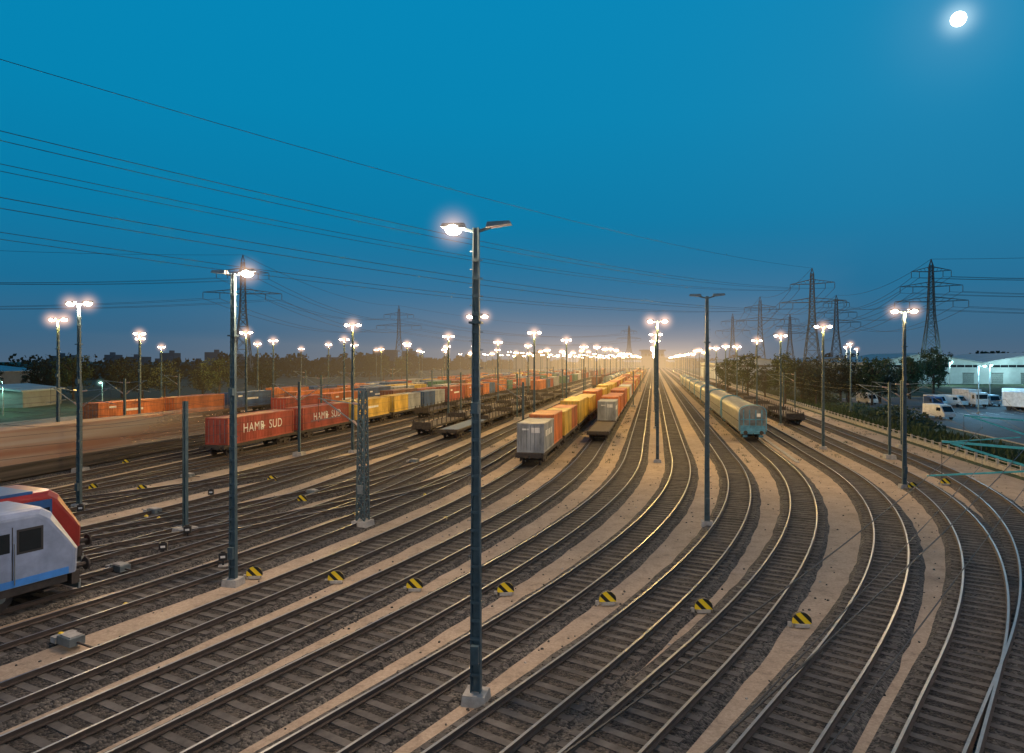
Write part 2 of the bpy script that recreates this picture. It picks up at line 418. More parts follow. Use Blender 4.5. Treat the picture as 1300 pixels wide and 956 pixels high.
train(-33.1,190,460,mixd,gap=.2); train(-19.75,230,520,['brown','grey','brown'],gap=.3)
train(-73.1,88,300,['orange','blue','dorange','grey','red'],gap=.1)
for u,y0,n,me in((-28.65,84,6,FS),(-24.2,80,1,FB),(-24.2,95,6,FS),(20.4,98,9,FS),(-37.5,110,6,FS),(15.85,190,10,FS)):
    for i in range(n):
        wagon(u,y0+7.5+i*15.6,None,me,'flat_wagon')
def letter(txt,loc,size,rz):
    c=bpy.data.curves.new('lettering','FONT'); c.body=txt; c.size=size; c.align_x='CENTER'; c.align_y='CENTER'; c.extrude=.004; c.space_character=1.1
    c.materials.append(M['white']); o=bpy.data.objects.new('lettering',c); col.objects.link(o); o.location=loc; o.rotation_euler=(math.pi/2,0,rz); return o
reds=[o for o in bpy.data.objects if o.name.startswith('shipping_container') and o.parent and abs(o.parent.location.x-S*o.parent.location.y+42)<.1 and o.parent.location.y<95]
for o,t in zip(reds,('HAMB  SUD','HAMB  SUD')):
    l=letter(t,(1.235,0,1.35),1.3,math.pi/2); l.parent=o
    s=MB()
    for k in range(5):
        a=k*2*math.pi/5; s.face([(1.24,-.12,1.35),(1.24,-.12+.16*math.cos(a-.6),1.35+.16*math.sin(a-.6)),(1.24,-.12+.5*math.cos(a),1.35+.5*math.sin(a)),(1.24,-.12+.16*math.cos(a+.6),1.35+.16*math.sin(a+.6))],'white')
    s.obj('star_emblem',o)

# silver covered wagons
SILV=mat('silver_side',(.20,.215,.225),.4,.5,.45,1.2); BLU=mat('wagon_blue',(.08,.26,.42),.5,0,.4,2); SROOF=mat('wagon_roof',(.15,.16,.17),.55,.3,.4,1)
def covered():
    m=MB(); L=21.7; hw=1.42
    arc=[(-hw,1.15),(-hw*1.0,3.25)]+[(-hw*math.cos(a),3.25+.85*math.sin(a)**.9) for a in [math.pi*i/12 for i in range(1,12)]]+[(hw,3.25),(hw,1.15)]
    nR=18
    for i in range(nR):
        a=-L/2+.3+(L-.6)*i/nR; b=a+(L-.6)/nR
        for (x,z),(x2,z2) in zip(arc,arc[1:]):
            m.face([(x,a,z),(x,b,z),(x2,b,z2),(x2,a,z2)],SILV if max(z,z2)<3.6 else SROOF)
        for (x,z),(x2,z2) in zip(arc,arc[1:]):
            m.face([(x*1.03,a-.05,z*1.01),(x*1.03,a+.05,z*1.01),(x2*1.03,a+.05,z2*1.01),(x2*1.03,a-.05,z2*1.01)],'galv')
    for e in(-1,1):
        P=[(x,e*(L/2-.3),z) for x,z in arc]; m.face(P if e<0 else P[::-1],SILV)
        Q=[(x*1.05,e*(L/2-.27),1.0+(z-1.0)*1.03) for x,z in arc]
        for p,q in zip(Q,Q[1:]): m.beam(p,q,.1,BLU)
        for x in(-1.0,-.35,.35,1.0): m.box((x,e*(L/2-.25),2.35),(.11,.12,2.5),BLU)
        m.box((0,e*(L/2-.22),1.45),(2.7,.1,.7),BLU); m.box((0,e*(L/2-.22),2.5),(2.6,.08,.1),BLU); m.box((.65,e*(L/2-.2),3.0),(.4,.06,.4),'white')
        m.box((0,e*L/2-e*.1,1.0),(2.7,.5,.3),BLU); buffers(m,e*(L/2-.1),e)
        for x in(-.87,.87): m.box((x,e*(L/2+.02),.6),(.5,.06,.25),BLU)
    for sx in(-1,1): m.box((sx*1.3,0,1.05),(.12,L-.6,.3),'dark'); m.box((sx*1.44,0,1.25),(.05,L-1,.12),'galv'); m.box((sx*1.44,0,2.2),(.04,L-1,.08),'dark')
    m.box((0,0,.95),(1.6,L-1,.35),'dark'); bogie(m,-L/2+2.8); bogie(m,L/2-2.8)
    return m.mesh('covered_freight_wagon')
CV=covered()
for i in range(8): put(CV,'covered_freight_wagon',W(11.4,78+11+i*22.0,RZ),-A)
for i in range(5): put(CV,'covered_freight_wagon',W(-15.3,240+i*22.0,RZ),-A)

# passing train (long exposure streaks along its length)
def streak(name,cols,zs,amax,seed):
    m=bpy.data.materials.new(name); m.use_nodes=True; nt=m.node_tree; n=nt.nodes; l=nt.links; b=n['Principled BSDF']
    tc=n.new('ShaderNodeTexCoord'); mp=n.new('ShaderNodeMapping'); mp.inputs['Scale'].default_value=(.05,.035,zs); mp.inputs['Location'].default_value=(seed,seed*2,seed*3); l.new(tc.outputs['Object'],mp.inputs[0])
    no=n.new('ShaderNodeTexNoise'); no.inputs['Scale'].default_value=1.0; no.inputs['Detail'].default_value=3; l.new(mp.outputs[0],no.inputs[0])
    r=n.new('ShaderNodeValToRGB'); e=r.color_ramp.elements; e[0].position=.36; e[0].color=(*cols[0],1); e[1].position=.66; e[1].color=(*cols[2],1)
    x=e.new(.5); x.color=(*cols[1],1)
    l.new(no.outputs['Fac'],r.inputs[0]); l.new(r.outputs[0],b.inputs['Base Color'])
    se=n.new('ShaderNodeSeparateXYZ'); l.new(tc.outputs['Object'],se.inputs[0])
    mr=n.new('ShaderNodeMapRange'); mr.inputs['From Min'].default_value=38; mr.inputs['From Max'].default_value=10; mr.inputs['To Min'].default_value=0; mr.inputs['To Max'].default_value=amax
    l.new(se.outputs['Y'],mr.inputs['Value']); l.new(mr.outputs[0],b.inputs['Alpha']); b.inputs['Roughness'].default_value=.6
    return m
ST=streak('moving_container_paint',((.28,.13,.08),(.34,.24,.18),(.40,.36,.32)),1.1,.8,1.0)
SU=streak('moving_underframe',((.03,.025,.02),(.07,.055,.045),(.12,.10,.085)),3.0,.9,4.0)
m=MB()
m.box((0,0,2.55),(2.44,76,2.7),ST); m.box((0,0,.62),(2.3,76,1.1),SU); m.box((1.24,0,1.12),(.03,76,.16),SU)
m.obj('moving_freight_train',None,W(-50.9,48,RZ),-A)

# ------------------------------------------------------------ locomotives
def loco(name,body,stripe,nose,front,pan0,cover=None):
    m=MB(); L=18.9
    prof=[(-.05,1.0),(.0,1.9),(-.22,2.25),(-.95,3.45),(-1.35,3.72),(-L+1.35,3.72),(-L+.95,3.45),(-L+.22,2.25),(-L,1.9),(-L+.05,1.0)]
    xs=[-1.5,-1.48,-1.3,-1.1,1.1,1.3,1.48,1.5]
    def sect(x):
        a=abs(x); dz=0 if a<=1.11 else (.05 if a<1.35 else (.2 if a<1.49 else .28)); dy=0 if a<=1.11 else(.05 if a<1.35 else(.22 if a<1.49 else .32))
        out=[]
        for y,z in prof:
            yy=y-dy if y>-L/2 else y+dy
            out.append((x,yy,z-(dz if z>3 else 0)))
        return out
    ss=[sect(x) for x in xs]; n=len(prof)
    m.face(ss[-1][::-1],body); m.face(ss[0],body)
    for a,b in zip(ss,ss[1:]):
        for j in range(n):
            k=(j+1)%n; mm=body
            if j in(2,) or j==6: mm='glass' if abs(a[0][0])<1.35 and abs(b[0][0])<1.35 else body
            if j in(0,1,8,7): mm=nose
            m.face([a[j],a[k],b[k],b[j]],mm)
    x=1.503
    def sp(y0,y1,z0,z1,k,t=0):
        for s_ in(-1,1): m.box((s_*(x+t),(y0+y1)/2,(z0+z1)/2),(.012+max(t,0),abs(y1-y0),z1-z0),k)
    sp(-1.5,-2.25,2.25,3.0,'glass',.003); sp(-2.5,-3.1,1.15,3.2,front); sp(-2.56,-3.04,2.3,3.0,'glass',.004)
    sp(-1.42,-2.33,2.17,3.08,'black',-.004)
    for yy in(-2.47,-3.13): sp(yy-.015,yy+.015,1.15,3.2,'black',.001)
    sp(pan0,-L+3.4,1.3,3.34,stripe); sp(-.5,-L+.5,1.02,1.28,stripe,.002)
    for i in range(6): sp(-4.8-i*1.8,-6.1-i*1.8,2.72,3.2,'black',.004)
    if cover: m.box((0,-L/2,3.70),(2.7,L-4.2,.12),cover)
    for s_ in(-1,1):
        for yy in(-2.42,-3.2): m.cyl((s_*1.55,yy,1.1),(s_*1.55,yy,2.6),.018,.018,6,'galv')
        m.cyl((s_*.95,.0,1.55),(s_*.95,.05,1.55),.13,.13,12,'white'); m.cyl((s_*.62,.0,1.55),(s_*.62,.05,1.55),.09,.09,12,'red')
        m.cyl((s_*.87,0,1.05),(s_*.87,.5,1.05),.1,.09,10,'dark'); m.cyl((s_*.87,.5,1.05),(s_*.87,.58,1.05),.25,.25,14,'dark')
        m.box((s_*1.3,-1.1,.55),(.25,.5,.06),'dark'); m.beam((s_*1.3,-1.1,.55),(s_*1.3,-1.1,1.0),.05,'dark')
    m.box((0,-.15,.75),(2.7,.3,.5),'dark'); m.box((0,.12,.38),(2.3,.1,.35),'galv')
    m.box((0,-L/2,.85),(2.8,L-1,.32),'dark'); m.box((0,-L/2,.6),(2.3,4.5,.6),'dark')
    for yc in(-4.0,-L+4.0):
        for e in(-1,1):
            for s_ in(-1,1):
                m.cyl((s_*.68,yc+e*1.3,.62),(s_*.82,yc+e*1.3,.62),.62,.62,20,'dark'); m.cyl((s_*.9,yc+e*1.3,.62),(s_*1.2,yc+e*1.3,.62),.2,.17,10,'galv')
                m.beam((s_*1.15,yc+e*.6,.4),(s_*1.15,yc+e*.6,1.0),.16,'galv')
        for s_ in(-1,1): m.box((s_*1.12,yc,.68),(.14,3.4,.26),'dark')
    m.box((0,-L/2,3.83),(1.6,L-7,.2),'galv')
    for yy in(-5.5,-8,-10.5,-13): m.box((0,yy,4.0),(1.2,1.1,.16),'dark')
    for yy in(-3.0,-L+3.6):
        for s_ in(-1,1):
            m.cyl((s_*.5,yy,3.72),(s_*.5,yy,4.02),.07,.05,8,'insul'); m.cyl((s_*.5,yy-1.4,3.72),(s_*.5,yy-1.4,4.02),.07,.05,8,'insul')
            m.beam((s_*.5,yy,4.05),(s_*.5,yy-1.4,4.05),.05,'red')
            m.beam((s_*.45,yy-1.4,4.1),(s_*.2,yy+.2,4.3),.04,'black'); m.beam((s_*.2,yy+.2,4.3),(s_*.4,yy-.8,4.42),.035,'black')
        m.beam((-.8,yy-.8,4.46),(.8,yy-.8,4.46),.06,'black'); m.beam((-.8,yy-1.1,4.46),(.8,yy-1.1,4.46),.05,'black')
        for s_ in(-1,1): m.beam((s_*.8,yy-.95,4.46),(s_*1.0,yy-.95,4.34),.05,'black')
    o=m.obj(name); return o
LB=mat('loco_light_blue',(.05,.22,.62),.35,0,.25,1); LR=mat('loco_red',(.30,.03,.025),.35,0,.25,1); LW=mat('loco_white',(.22,.28,.42),.35,0,.3,1); LDB=mat('loco_blue',(.025,.09,.26),.35,0,.25,1)
def pose(idx,yf):
    P=yard_track(*data[idx])
    for a,b in zip(P,P[1:]):
        if a.y<=yf<=b.y:
            t=(yf-a.y)/(b.y-a.y); p=a.lerp(b,t); d=b-a; return p,math.atan2(d.y,d.x)-math.pi/2
for (nm,ix,yf,a) in (('electric_locomotive',10,27.6,(LW,LB,LW,LW,-3.25)),('electric_locomotive',11,31.2,(LR,LDB,LR,LR,-1.4,LDB))):
    p,rz=pose(ix,yf); o=loco(nm,*a); o.location=(p.x,p.y,RZ+.02); o.rotation_euler=(0,0,rz)

# ------------------------------------------------------------ catenary
def lattice(m,h,w0,w1,k,seg=8,t=.05,z0=.4):
    def c(z):
        f=(z-z0)/(h-z0); w=(w0+(w1-w0)*f)/2; return [(-w,-w,z),(w,-w,z),(w,w,z),(-w,w,z)]
    zs=[z0+(h-z0)*i/seg for i in range(seg+1)]
    for a,b in zip(zs,zs[1:]):
        A_,B_=c(a),c(b)
        for j in range(4):
            m.beam(A_[j],B_[j],t*1.5,k); m.beam(A_[j],B_[(j+1)%4],t,k); m.beam(A_[(j+1)%4],B_[j],t,k); m.beam(B_[j],B_[(j+1)%4],t*.8,k)
def cantilever(m,s,z,L,k='galv',w=.06):
    m.beam((s*.15,0,z-.2),(s*L,0,z+.1),w,k); m.beam((s*.15,0,z-1.5),(s*(L-.3),0,z+.05),w,k); m.beam((s*L*.5,0,z-.9),(s*(L+.5),0,z-1.25),w*.7,k)
    m.cyl((s*.2,0,z-1.48),(s*.65,0,z-1.15),.07,.07,8,'insul'); m.cyl((s*.2,0,z-.2),(s*.65,0,z-.13),.07,.07,8,'insul')
    m.beam((s*L,0,z+.1),(s*L,0,z-1.3),.02,'wire')
def cat_mast(x,y,h,arms,lat=False,rz=-A,k='galv',L=3.0,zc=None):
    m=MB(); m.box((0,0,.2),(1.0,1.0,.44),'conc',top=.9)
    if lat: lattice(m,h,.52,.34,'mast',12,.045); m.box((.0,-.25,2.2),(.35,.1,.5),'galv')
    else:
        for s_ in(-1,1): m.box((s_*.1,0,.4+(h-.4)/2),(.03,.2,h-.4),'mast')
        m.box((0,0,.4+(h-.4)/2),(.17,.03,h-.41),'mast')
    for s_ in arms: cantilever(m,s_,zc or min(h-.3,7.2),L,k,.06 if k=='galv' else .085)
    m.obj('catenary_mast',None,(x,y,0),rz)
cat_mast(-8.5,38.9,7.8,(-1,),True,-.35)
cat_mast(-17.8,37.2,7.3,(),False,-.4)
cat_mast(1.2,73.5,7.2,(-1,))
cat_mast(21.6,24.4,8,(-1,),True,-.35,'teal',5.4,6.3); cat_mast(27.5,33,7.6,(-1,),False,-.4,'teal',4.8,6.6)
for u,ys in((-22,(110,165,220,280)),(-48.7,(58,100,150,210)),(-35.3,(68,125,180,240)),(22.8,(66,120,175,240,310)),(-62,(80,140,200)),(-76.5,(75,110,150,200)),(-4.2,(140,210,290)),(26.9,(74,130,200))):
    for y in ys:
        p=W(u,y); cat_mast(p.x,p.y,7.4,(1,-1) if R()<.5 else (-1,))
def wires(name,segs,r=.02,n=14):
    m=MB()
    for p,q,sag in segs:
        p=Vector(p);q=Vector(q);pr=p
        for i in range(1,n+1):
            t=i/n; c=p.lerp(q,t); c.z-=4*sag*t*(1-t); m.beam(pr,c,r*2,'wire'); pr=c
    return m.obj(name)
seg=[]
for idx in (0,1,10,11,12):
    P=[p for p in yard_track(*data[idx]) if -5<p.y<260]
    Q=P[::8]+[P[-1]]
    for a,b in zip(Q,Q[1:]):
        seg.append(((a.x,a.y,5.75),(b.x,b.y,5.75),0)); seg.append(((a.x,a.y,7.1),(b.x,b.y,7.1),.35 if (a-b).length<50 else .8))
for u in(-42,-46.4,-55.3,-64.2):
    for y in range(0,240,60): seg.append((W(u,y,5.75),W(u,y+60,5.75),0)); seg.append((W(u,y,7.1),W(u,y+60,7.1),.7))
wires('overhead_line_wires',seg,.007,6)

# ------------------------------------------------------------ pylons and power lines
def pylon(x,y,h=50,rz=0.0,wide=1.0,three=False):
    m=MB(); k='pylon'
    zw=h*.55
    def wd(z): return (8.2+(2.4-8.2)*z/zw) if z<zw else 2.4+(1.0-2.4)*(z-zw)/(h-zw)
    zs=[0]; z=0
    while z<h-3: z+=max(2.2,wd(z)*.95); zs.append(min(z,h-2.5))
    for a,b in zip(zs,zs[1:]):
        if b-a<.5: continue
        wa,wb=wd(a)/2,wd(b)/2
        A_=[(-wa,-wa,a),(wa,-wa,a),(wa,wa,a),(-wa,wa,a)];B_=[(-wb,-wb,b),(wb,-wb,b),(wb,wb,b),(-wb,wb,b)]
        for j in range(4):
            q=(j+1)%4
            m.beam(A_[j],B_[j],.36,k); m.beam(A_[j],B_[q],.16,k); m.beam(A_[q],B_[j],.16,k); m.beam(B_[j],B_[q],.14,k)
    w=wd(h-2.5)/2
    for a in((-w,-w),(w,-w),(w,w),(-w,w)): m.beam((*a,h-2.5),(0,0,h),.26,k)
    arms=[(h*.70,13.5*wide),(h*.86,9*wide)] if not three else [(h*.66,13*wide),(h*.78,11*wide),(h*.90,7*wide)]
    pts=[(0,0,h)]
    for z,L in arms:
        for s_ in(-1,1):
            ww=wd(z)/2; tip=(s_*L,0,z+.3)
            for yy in(-ww,ww):
                m.beam((s_*ww,yy,z),tip,.22,k); m.beam((s_*ww,yy,z+1.9),tip,.18,k)
            n=5
            for i in range(n):
                f0=i/n;f1=(i+.5)/n
                xa=s_*(ww+(L-ww)*f0); xb=s_*(ww+(L-ww)*f1)
                m.beam((xa,0,z+.1),(xb,0,z+1.9*(1-f1)+.2),.11,k)
            for f in(1,.55):
                xx=s_*(ww+(L-ww)*f); m.cyl((xx,0,z+.1),(xx,0,z-2.2),.12,.12,6,k); pts.append((xx,0,z-2.2))
    m.obj('electricity_pylon',None,(x,y,0),rz)
    R_=Matrix.Rotation(rz,3,'Z'); return [R_@Vector(p)+Vector((x,y,0)) for p in pts]
def link(a,b,sag,r): 
    return [(p,q,sag*(1 if i else .75)) for i,(p,q) in enumerate(zip(a,b))]
p0=pylon(-128,2,50,-.72); p1=pylon(131,298,50,-.55); 
wires('power_lines',link(p0,p1,9,0),.032,40)
p2=pylon(167,272,50,-.3,1.0,True); p3=pylon(149,410,48,-.3); p4=pylon(190,400,48,-.3,1,True); p5=pylon(180,557,48,-.2); p6=pylon(228,560,48,-.2,1,True)
p7=pylon(-108,274,52,.25,1.1); p8=pylon(-83,501,50,.1,1.2); p9=pylon(-330,120,50,.5,1.1); p10=pylon(330,150,50,-.7,1,True)
wires('power_lines',link(p1,p3,6,0)+link(p3,p5,6,0),.05,12)
wires('power_lines',link(p2,p4,6,0)+link(p4,p6,6,0)+link(p10,p2,6,0),.05,12)
wires('power_lines',link(p9,p7,8,0),.045,20); wires('power_lines',link(p7,p8,7,0),.05,14)
p11=pylon(120,700,46,.3,1.0); wires('power_lines',link(p8,p11,8,0),.05,14)

# ------------------------------------------------------------ small track-side things
STR=bpy.data.materials.new('striped_board'); STR.use_nodes=True
nt=STR.node_tree; n=nt.nodes; tc=n.new('ShaderNodeTexCoord'); wv=n.new('ShaderNodeTexWave'); wv.bands_direction='DIAGONAL'; wv.inputs['Scale'].default_value=1.5; wv.wave_profile='SIN'
r=n.new('ShaderNodeValToRGB'); r.color_ramp.interpolation='CONSTANT'; r.color_ramp.elements[0].color=(.012,.012,.012,1); r.color_ramp.elements[1].color=(.85,.6,.02,1); r.color_ramp.elements[1].position=.42
nt.links.new(tc.outputs['Object'],wv.inputs[0]); nt.links.new(wv.outputs['Fac'],r.inputs[0]); nt.links.new(r.outputs[0],n['Principled BSDF'].inputs['Base Color'])
def disc_mesh():
    m=MB(); n=18
    pts=[(.34*math.cos(a),.34*math.sin(a)*.95+.12) for a in [math.pi*(-.08)+math.pi*1.16*i/n for i in range(n+1)]]
    f=[(x,-.06,z) for x,z in pts]; b=[(x*.96,.10,z*.96) for x,z in pts]
    m.face(f,STR); m.face(b[::-1],'black')
    for i in range(len(f)):
        j=(i+1)%len(f); m.face([f[i],b[i],b[j],f[j]],'black')
    m.box((0,.02,-.02),(.5,.3,.12),'conc'); m.box((-.40,.0,.0),(.12,.12,.16),'conc')
    return m.mesh('shunting_limit_sign')
DM=disc_mesh()
for x,y in((10.3,24.3),(7.2,25.7),(3.7,26.5),(-.26,27.6),(-4.0,28.1),(-7.5,29.1),(-11.2,29.7),(-26.7,49.3),(-30.5,49.8),(-18.7,53.2),(29.5,50.3),(33,52),(-14,45.5),(-35,62)):
    put(DM,'shunting_limit_sign',(x,y,.12),math.atan2(-x,y)*.4+ru(-.15,.15))
def swm():
    m=MB(); m.box((0,0,.18),(.75,.5,.26),'galv'); m.box((0,0,.33),(.6,.4,.05),'conc'); m.beam((.37,0,.15),(1.3,0,.15),.05,'dark'); m.box((-.6,.1,.12),(.3,.7,.2),'conc'); return m.mesh('point_machine')
SW=swm()
for x,y in((-14.6,22.6),(-17.5,30.5),(-22,42),(-14,48),(-9,63),(-26,55)): put(SW,'point_machine',(x,y,.1),-.5)
def lantern():
    m=MB(); m.box((0,0,.06),(.4,.4,.12),'conc'); m.cyl((0,0,.1),(0,0,.35),.04,.04,8,'black'); m.box((0,0,.52),(.36,.3,.34),'black'); m.box((0,-.155,.52),(.2,.012,.1),'white'); m.box((0,0,.72),(.2,.16,.06),'black'); return m.mesh('point_lantern')
LN=lantern()
for x,y in((-16.8,32.9),(-17.2,36.2),(-13.2,31.2),(-26.2,41.5),(-20.5,46.5),(-12.5,56),(1.8,69)): put(LN,'point_lantern',(x,y,.05),.3)
def cap():
    m=MB(); m.cyl((0,0,0),(0,0,.28),.11,.1,12,'conc'); m.cyl((0,0,.28),(0,0,.36),.13,.05,12,'yellow'); return m.mesh('yellow_marker_post')
CP=cap()
for x,y in((-14.6,25.8),(-15.2,23),(-3.9,40),(-9.5,41),(-20.7,40),(-21.7,40.5),(-11,50),(-6,47)): put(CP,'yellow_marker_post',(x,y,0))
m=MB(); m.cyl((0,0,0),(0,0,1.3),.14,.12,12,mat('orange_red',(.8,.12,.02),.5)); m.cyl((0,0,1.3),(0,0,1.45),.12,.02,12,'white'); m.obj('marker_post',None,(.8,70,0))
m=MB()
y=20
while y<330:
    p=W(30.2,y); m.box((p.x,p.y,.45),(.2,.2,.9),'conc',-A); 
    if y>40: m.box((p.x+.2,p.y+1,.22),(.1,1.85,.4),'conc',-A)
    y+=2.0
for z in(.5,.78): m.beam(W(30.2,20,z),W(30.2,330,z),.05,'conc')
m.obj('white_fence')
m=MB(); 
for i in range(120): p=W(13.4,64+i*1.0); m.box((p.x,p.y,.05),(.35,.94,.1),'conc',-A)
m.obj('cable_trough')
m=MB(); rg=random.Random(21)
for i in range(2600):
    t=rg.uniform(14,75); x=rg.uniform(-.8,.8)*t; s=rg.uniform(.02,.05)
    m.box((x,t,.01+s*.3),(s*2,s*1.6,s),'ballast' if rg.random()<.9 else 'conc',rg.uniform(0,3),.7)
m.obj('loose_stones')
m=MB()
for i in range(260):
    u=rg.choice((-13,-17.5,-8.6,-4.2,9.2,13.6,18.1,22.6,27,28.5))+rg.uniform(-.5,.5); t=rg.uniform(62,140); p=W(u,t)
    for j in range(14):
        a=rg.uniform(0,6.28); q=p+Vector((rg.gauss(0,.16),rg.gauss(0,.16),0)); h=rg.uniform(.08,.28)
        m.face([(q.x-.02*math.cos(a),q.y-.02*math.sin(a),0),(q.x+.02*math.cos(a),q.y+.02*math.sin(a),0),(q.x+rg.uniform(-.1,.1),q.y+rg.uniform(-.1,.1),h)],'leaf')
m.obj('weeds')

# ------------------------------------------------------------ right side: lot, warehouse, vans, trees
m=MB(); z=.01
LP=[(57,74),(120,74),(150,185),(78,170)]
m.face([(x,y,z) for x,y in LP],'asphalt'); m.obj('parking_lot')
m=MB()
for i in range(24):
    x=66+i*2.8; y=118+ (x-66)*.1; m.face([(x,y,.015),(x+.14,y,.015),(x+1.2,y+5,.015),(x+1.06,y+5,.015)],'white')
m.obj('parking_bay_markings')
m=MB()
for a,b in zip(LP,LP[1:]+LP[:1]): m.beam((*a,.06),(*b,.06),.18,'conc',.13)
m.obj('kerb')
def van(colr,truck=False):
    m=MB(); 
    if not truck:
        prof=[(-2.7,.45),(2.7,.45),(2.75,1.0),(2.45,1.25),(1.75,2.15),(1.4,2.35),(-2.65,2.35)]
        m.extr(prof,-.95,.95,colr); 
        m.face([(-.82,2.48,1.27),(.82,2.48,1.27),(.76,1.80,2.12),(-.76,1.80,2.12)],'glass')
        for s_ in(-1,1): m.box((s_*.955,1.25,1.65),(.02,1.0,.55),'glass'); m.box((s_*.7,2.74,.85),(.3,.06,.2),'white')
        ys=(-1.7,1.75)
    else:
        m.extr([(1.9,.6),(4.0,.6),(4.05,1.6),(3.85,2.9),(1.9,3.0)],-1.2,1.2,colr); m.box((0,3.98,2.15),(2.1,.12,.9),'glass'); m.box((0,-1.3,2.15),(2.5,6.1,2.7),'white'); m.box((0,-.5,.7),(1.2,8,.25),'dark')
        for s_ in(-1,1): m.box((s_*1.205,3.1,2.1),(.02,.8,.8),'glass')
        ys=(-3.2,-2.1,3.0)
    r=.34 if not truck else .48
    for yy in ys:
        for s_ in(-1,1): m.cyl((s_*.75*(1.2 if truck else 1),yy,r),(s_*.97*(1.2 if truck else 1),yy,r),r,r,14,'black')
    return m.mesh('truck' if truck else 'delivery_van')
V1=van('white'); V2=van(CM['grey']); V3=van('white',True); V4=van(CM['blue'])
i=0
for x,y in((88,142),(92,142.5),(96,143),(101,144),(105,138),(84,136),(110,146),(78,150),(116,146),(70,112),(97,128)):
    me=(V1,V1,V3,V2,V1,V4,V3,V1,V2,V1,V3)[i]; put(me,'truck' if me is V3 else 'delivery_van',(x,y,.01),math.pi+ru(-.35,.35)); i+=1
WW=mat('warehouse_wall',(.50,.55,.56),.6,0,.2,.2); WR=mat('warehouse_roof',(.26,.30,.32),.5,.2,.3,.15); WD=mat('shed_wall',(.16,.17,.16),.7,0,.3,.3)
def warehouse(name,x,y,w,d,h,bays,rz,rise=4,wall=None):
    WL=wall or WW
    m=MB()
    bw=w/bays
    for b in range(bays):
        x0=-w/2+b*bw; x1=x0+bw
        m.box(((x0+x1)/2,0,h/2),(bw,d,h),WL)
        pk=(x0+x1)/2
        for yy,s_ in ((-d/2-.02,1),(d/2+.02,-1)):
            q=[(x0,yy,h),(x1,yy,h),(pk,yy,h+rise)]; m.face(q if s_>0 else q[::-1],WL)
        o=1.0
        m.hexa([(x0-.3,-d/2-o,h),(pk,-d/2-o,h+rise),(pk,d/2+o,h+rise),(x0-.3,d/2+o,h),(x0-.3,-d/2-o,h+.35),(pk,-d/2-o,h+rise+.35),(pk,d/2+o,h+rise+.35),(x0-.3,d/2+o,h+.35)],WR)
        m.hexa([(pk,-d/2-o,h+rise),(x1+.3,-d/2-o,h),(x1+.3,d/2+o,h),(pk,d/2+o,h+rise),(pk,-d/2-o,h+rise+.35),(x1+.3,-d/2-o,h+.35),(x1+.3,d/2+o,h+.35),(pk,d/2+o,h+rise+.35)],WR)
        nd=max(1,int(bw/9))
        for i in range(nd):
            xx=x0+bw*(i+.5)/nd
            m.box((xx,-d/2-.05,min(2.3,h*.4)),(4.2,.12,min(4.2,h*.75)),'galv'); m.box((xx,-d/2-.12,min(4.5,h*.82)),(4.6,.3,.2),'dark')
            for zz in range(4): m.box((xx,-d/2-.12,.7+zz*min(.8,h*.18)),(4.1,.03,.06),'conc')
        if h>5:
            m.box((pk,-d/2-.05,h-1.2),(bw*.9,.1,1.0),'glass')
            for i in range(int(bw/3)): m.box((x0+.5+i*3,-d/2-.12,h-1.2),(.15,.1,1.1),WL)
    if h>5:
        for i in range(int(d/6)):
            m.box((-w/2-.05,-d/2+3+i*6,h-1.4),(.1,4.6,1.0),'glass'); m.box((-w/2-.08,-d/2+6+i*6,h/2),(.12,.2,h),WR)
    return m.obj(name,None,(x,y,0),rz)
warehouse('warehouse',218,305,130,60,8.5,3,-.15,4)
warehouse('warehouse',300,255,90,50,9,2,-.15,4)
warehouse('warehouse',150,380,80,60,8,2,-.15,3)
def flood(x,y,h,c,e,gs=2.0,nm='street_lamp'):
    m=MB(); m.cyl((0,0,0),(0,0,h),.12,.07,8,'galv'); m.beam((0,0,h),(0,-1.2,h+.2),.07,'galv'); m.box((0,-1.3,h+.18),(.3,.8,.12),'galv'); m.ball((0,-1.3,h+.06),.22,'bulbw',8,.5)
    o=m.obj(nm,None,(x,y,0),ru(-.4,.4)); s=put(GSW,'halo_glow',(0,-1.3,h),0,o); s.scale=(gs,)*3
    L=bpy.data.lights.new('lamp_light','POINT'); L.energy=e; L.color=c; L.shadow_soft_size=.3; lo=bpy.data.objects.new('lamp_light',L); col.objects.link(lo); lo.parent=o; lo.location=(0,-1.3,h-.3)
for x,y in((168,262),(200,266),(240,262)): flood(x,y,9,(.6,1,1),8000,1.6)
for x,y in((82,120),(105,150),(118,110)): flood(x,y,8.5,(.30,.70,1),5200,.9)
for x,y in((-98,130),(-88,118),(-112,150),(-84,140),(-104,136)): flood(x,y,5,(.4,1,.75),900,1.3)
warehouse('goods_shed',-122,142,46,14,3.2,3,.1,1.0,WD)
warehouse('goods_shed',-190,210,70,30,6,2,.1,2,WD)

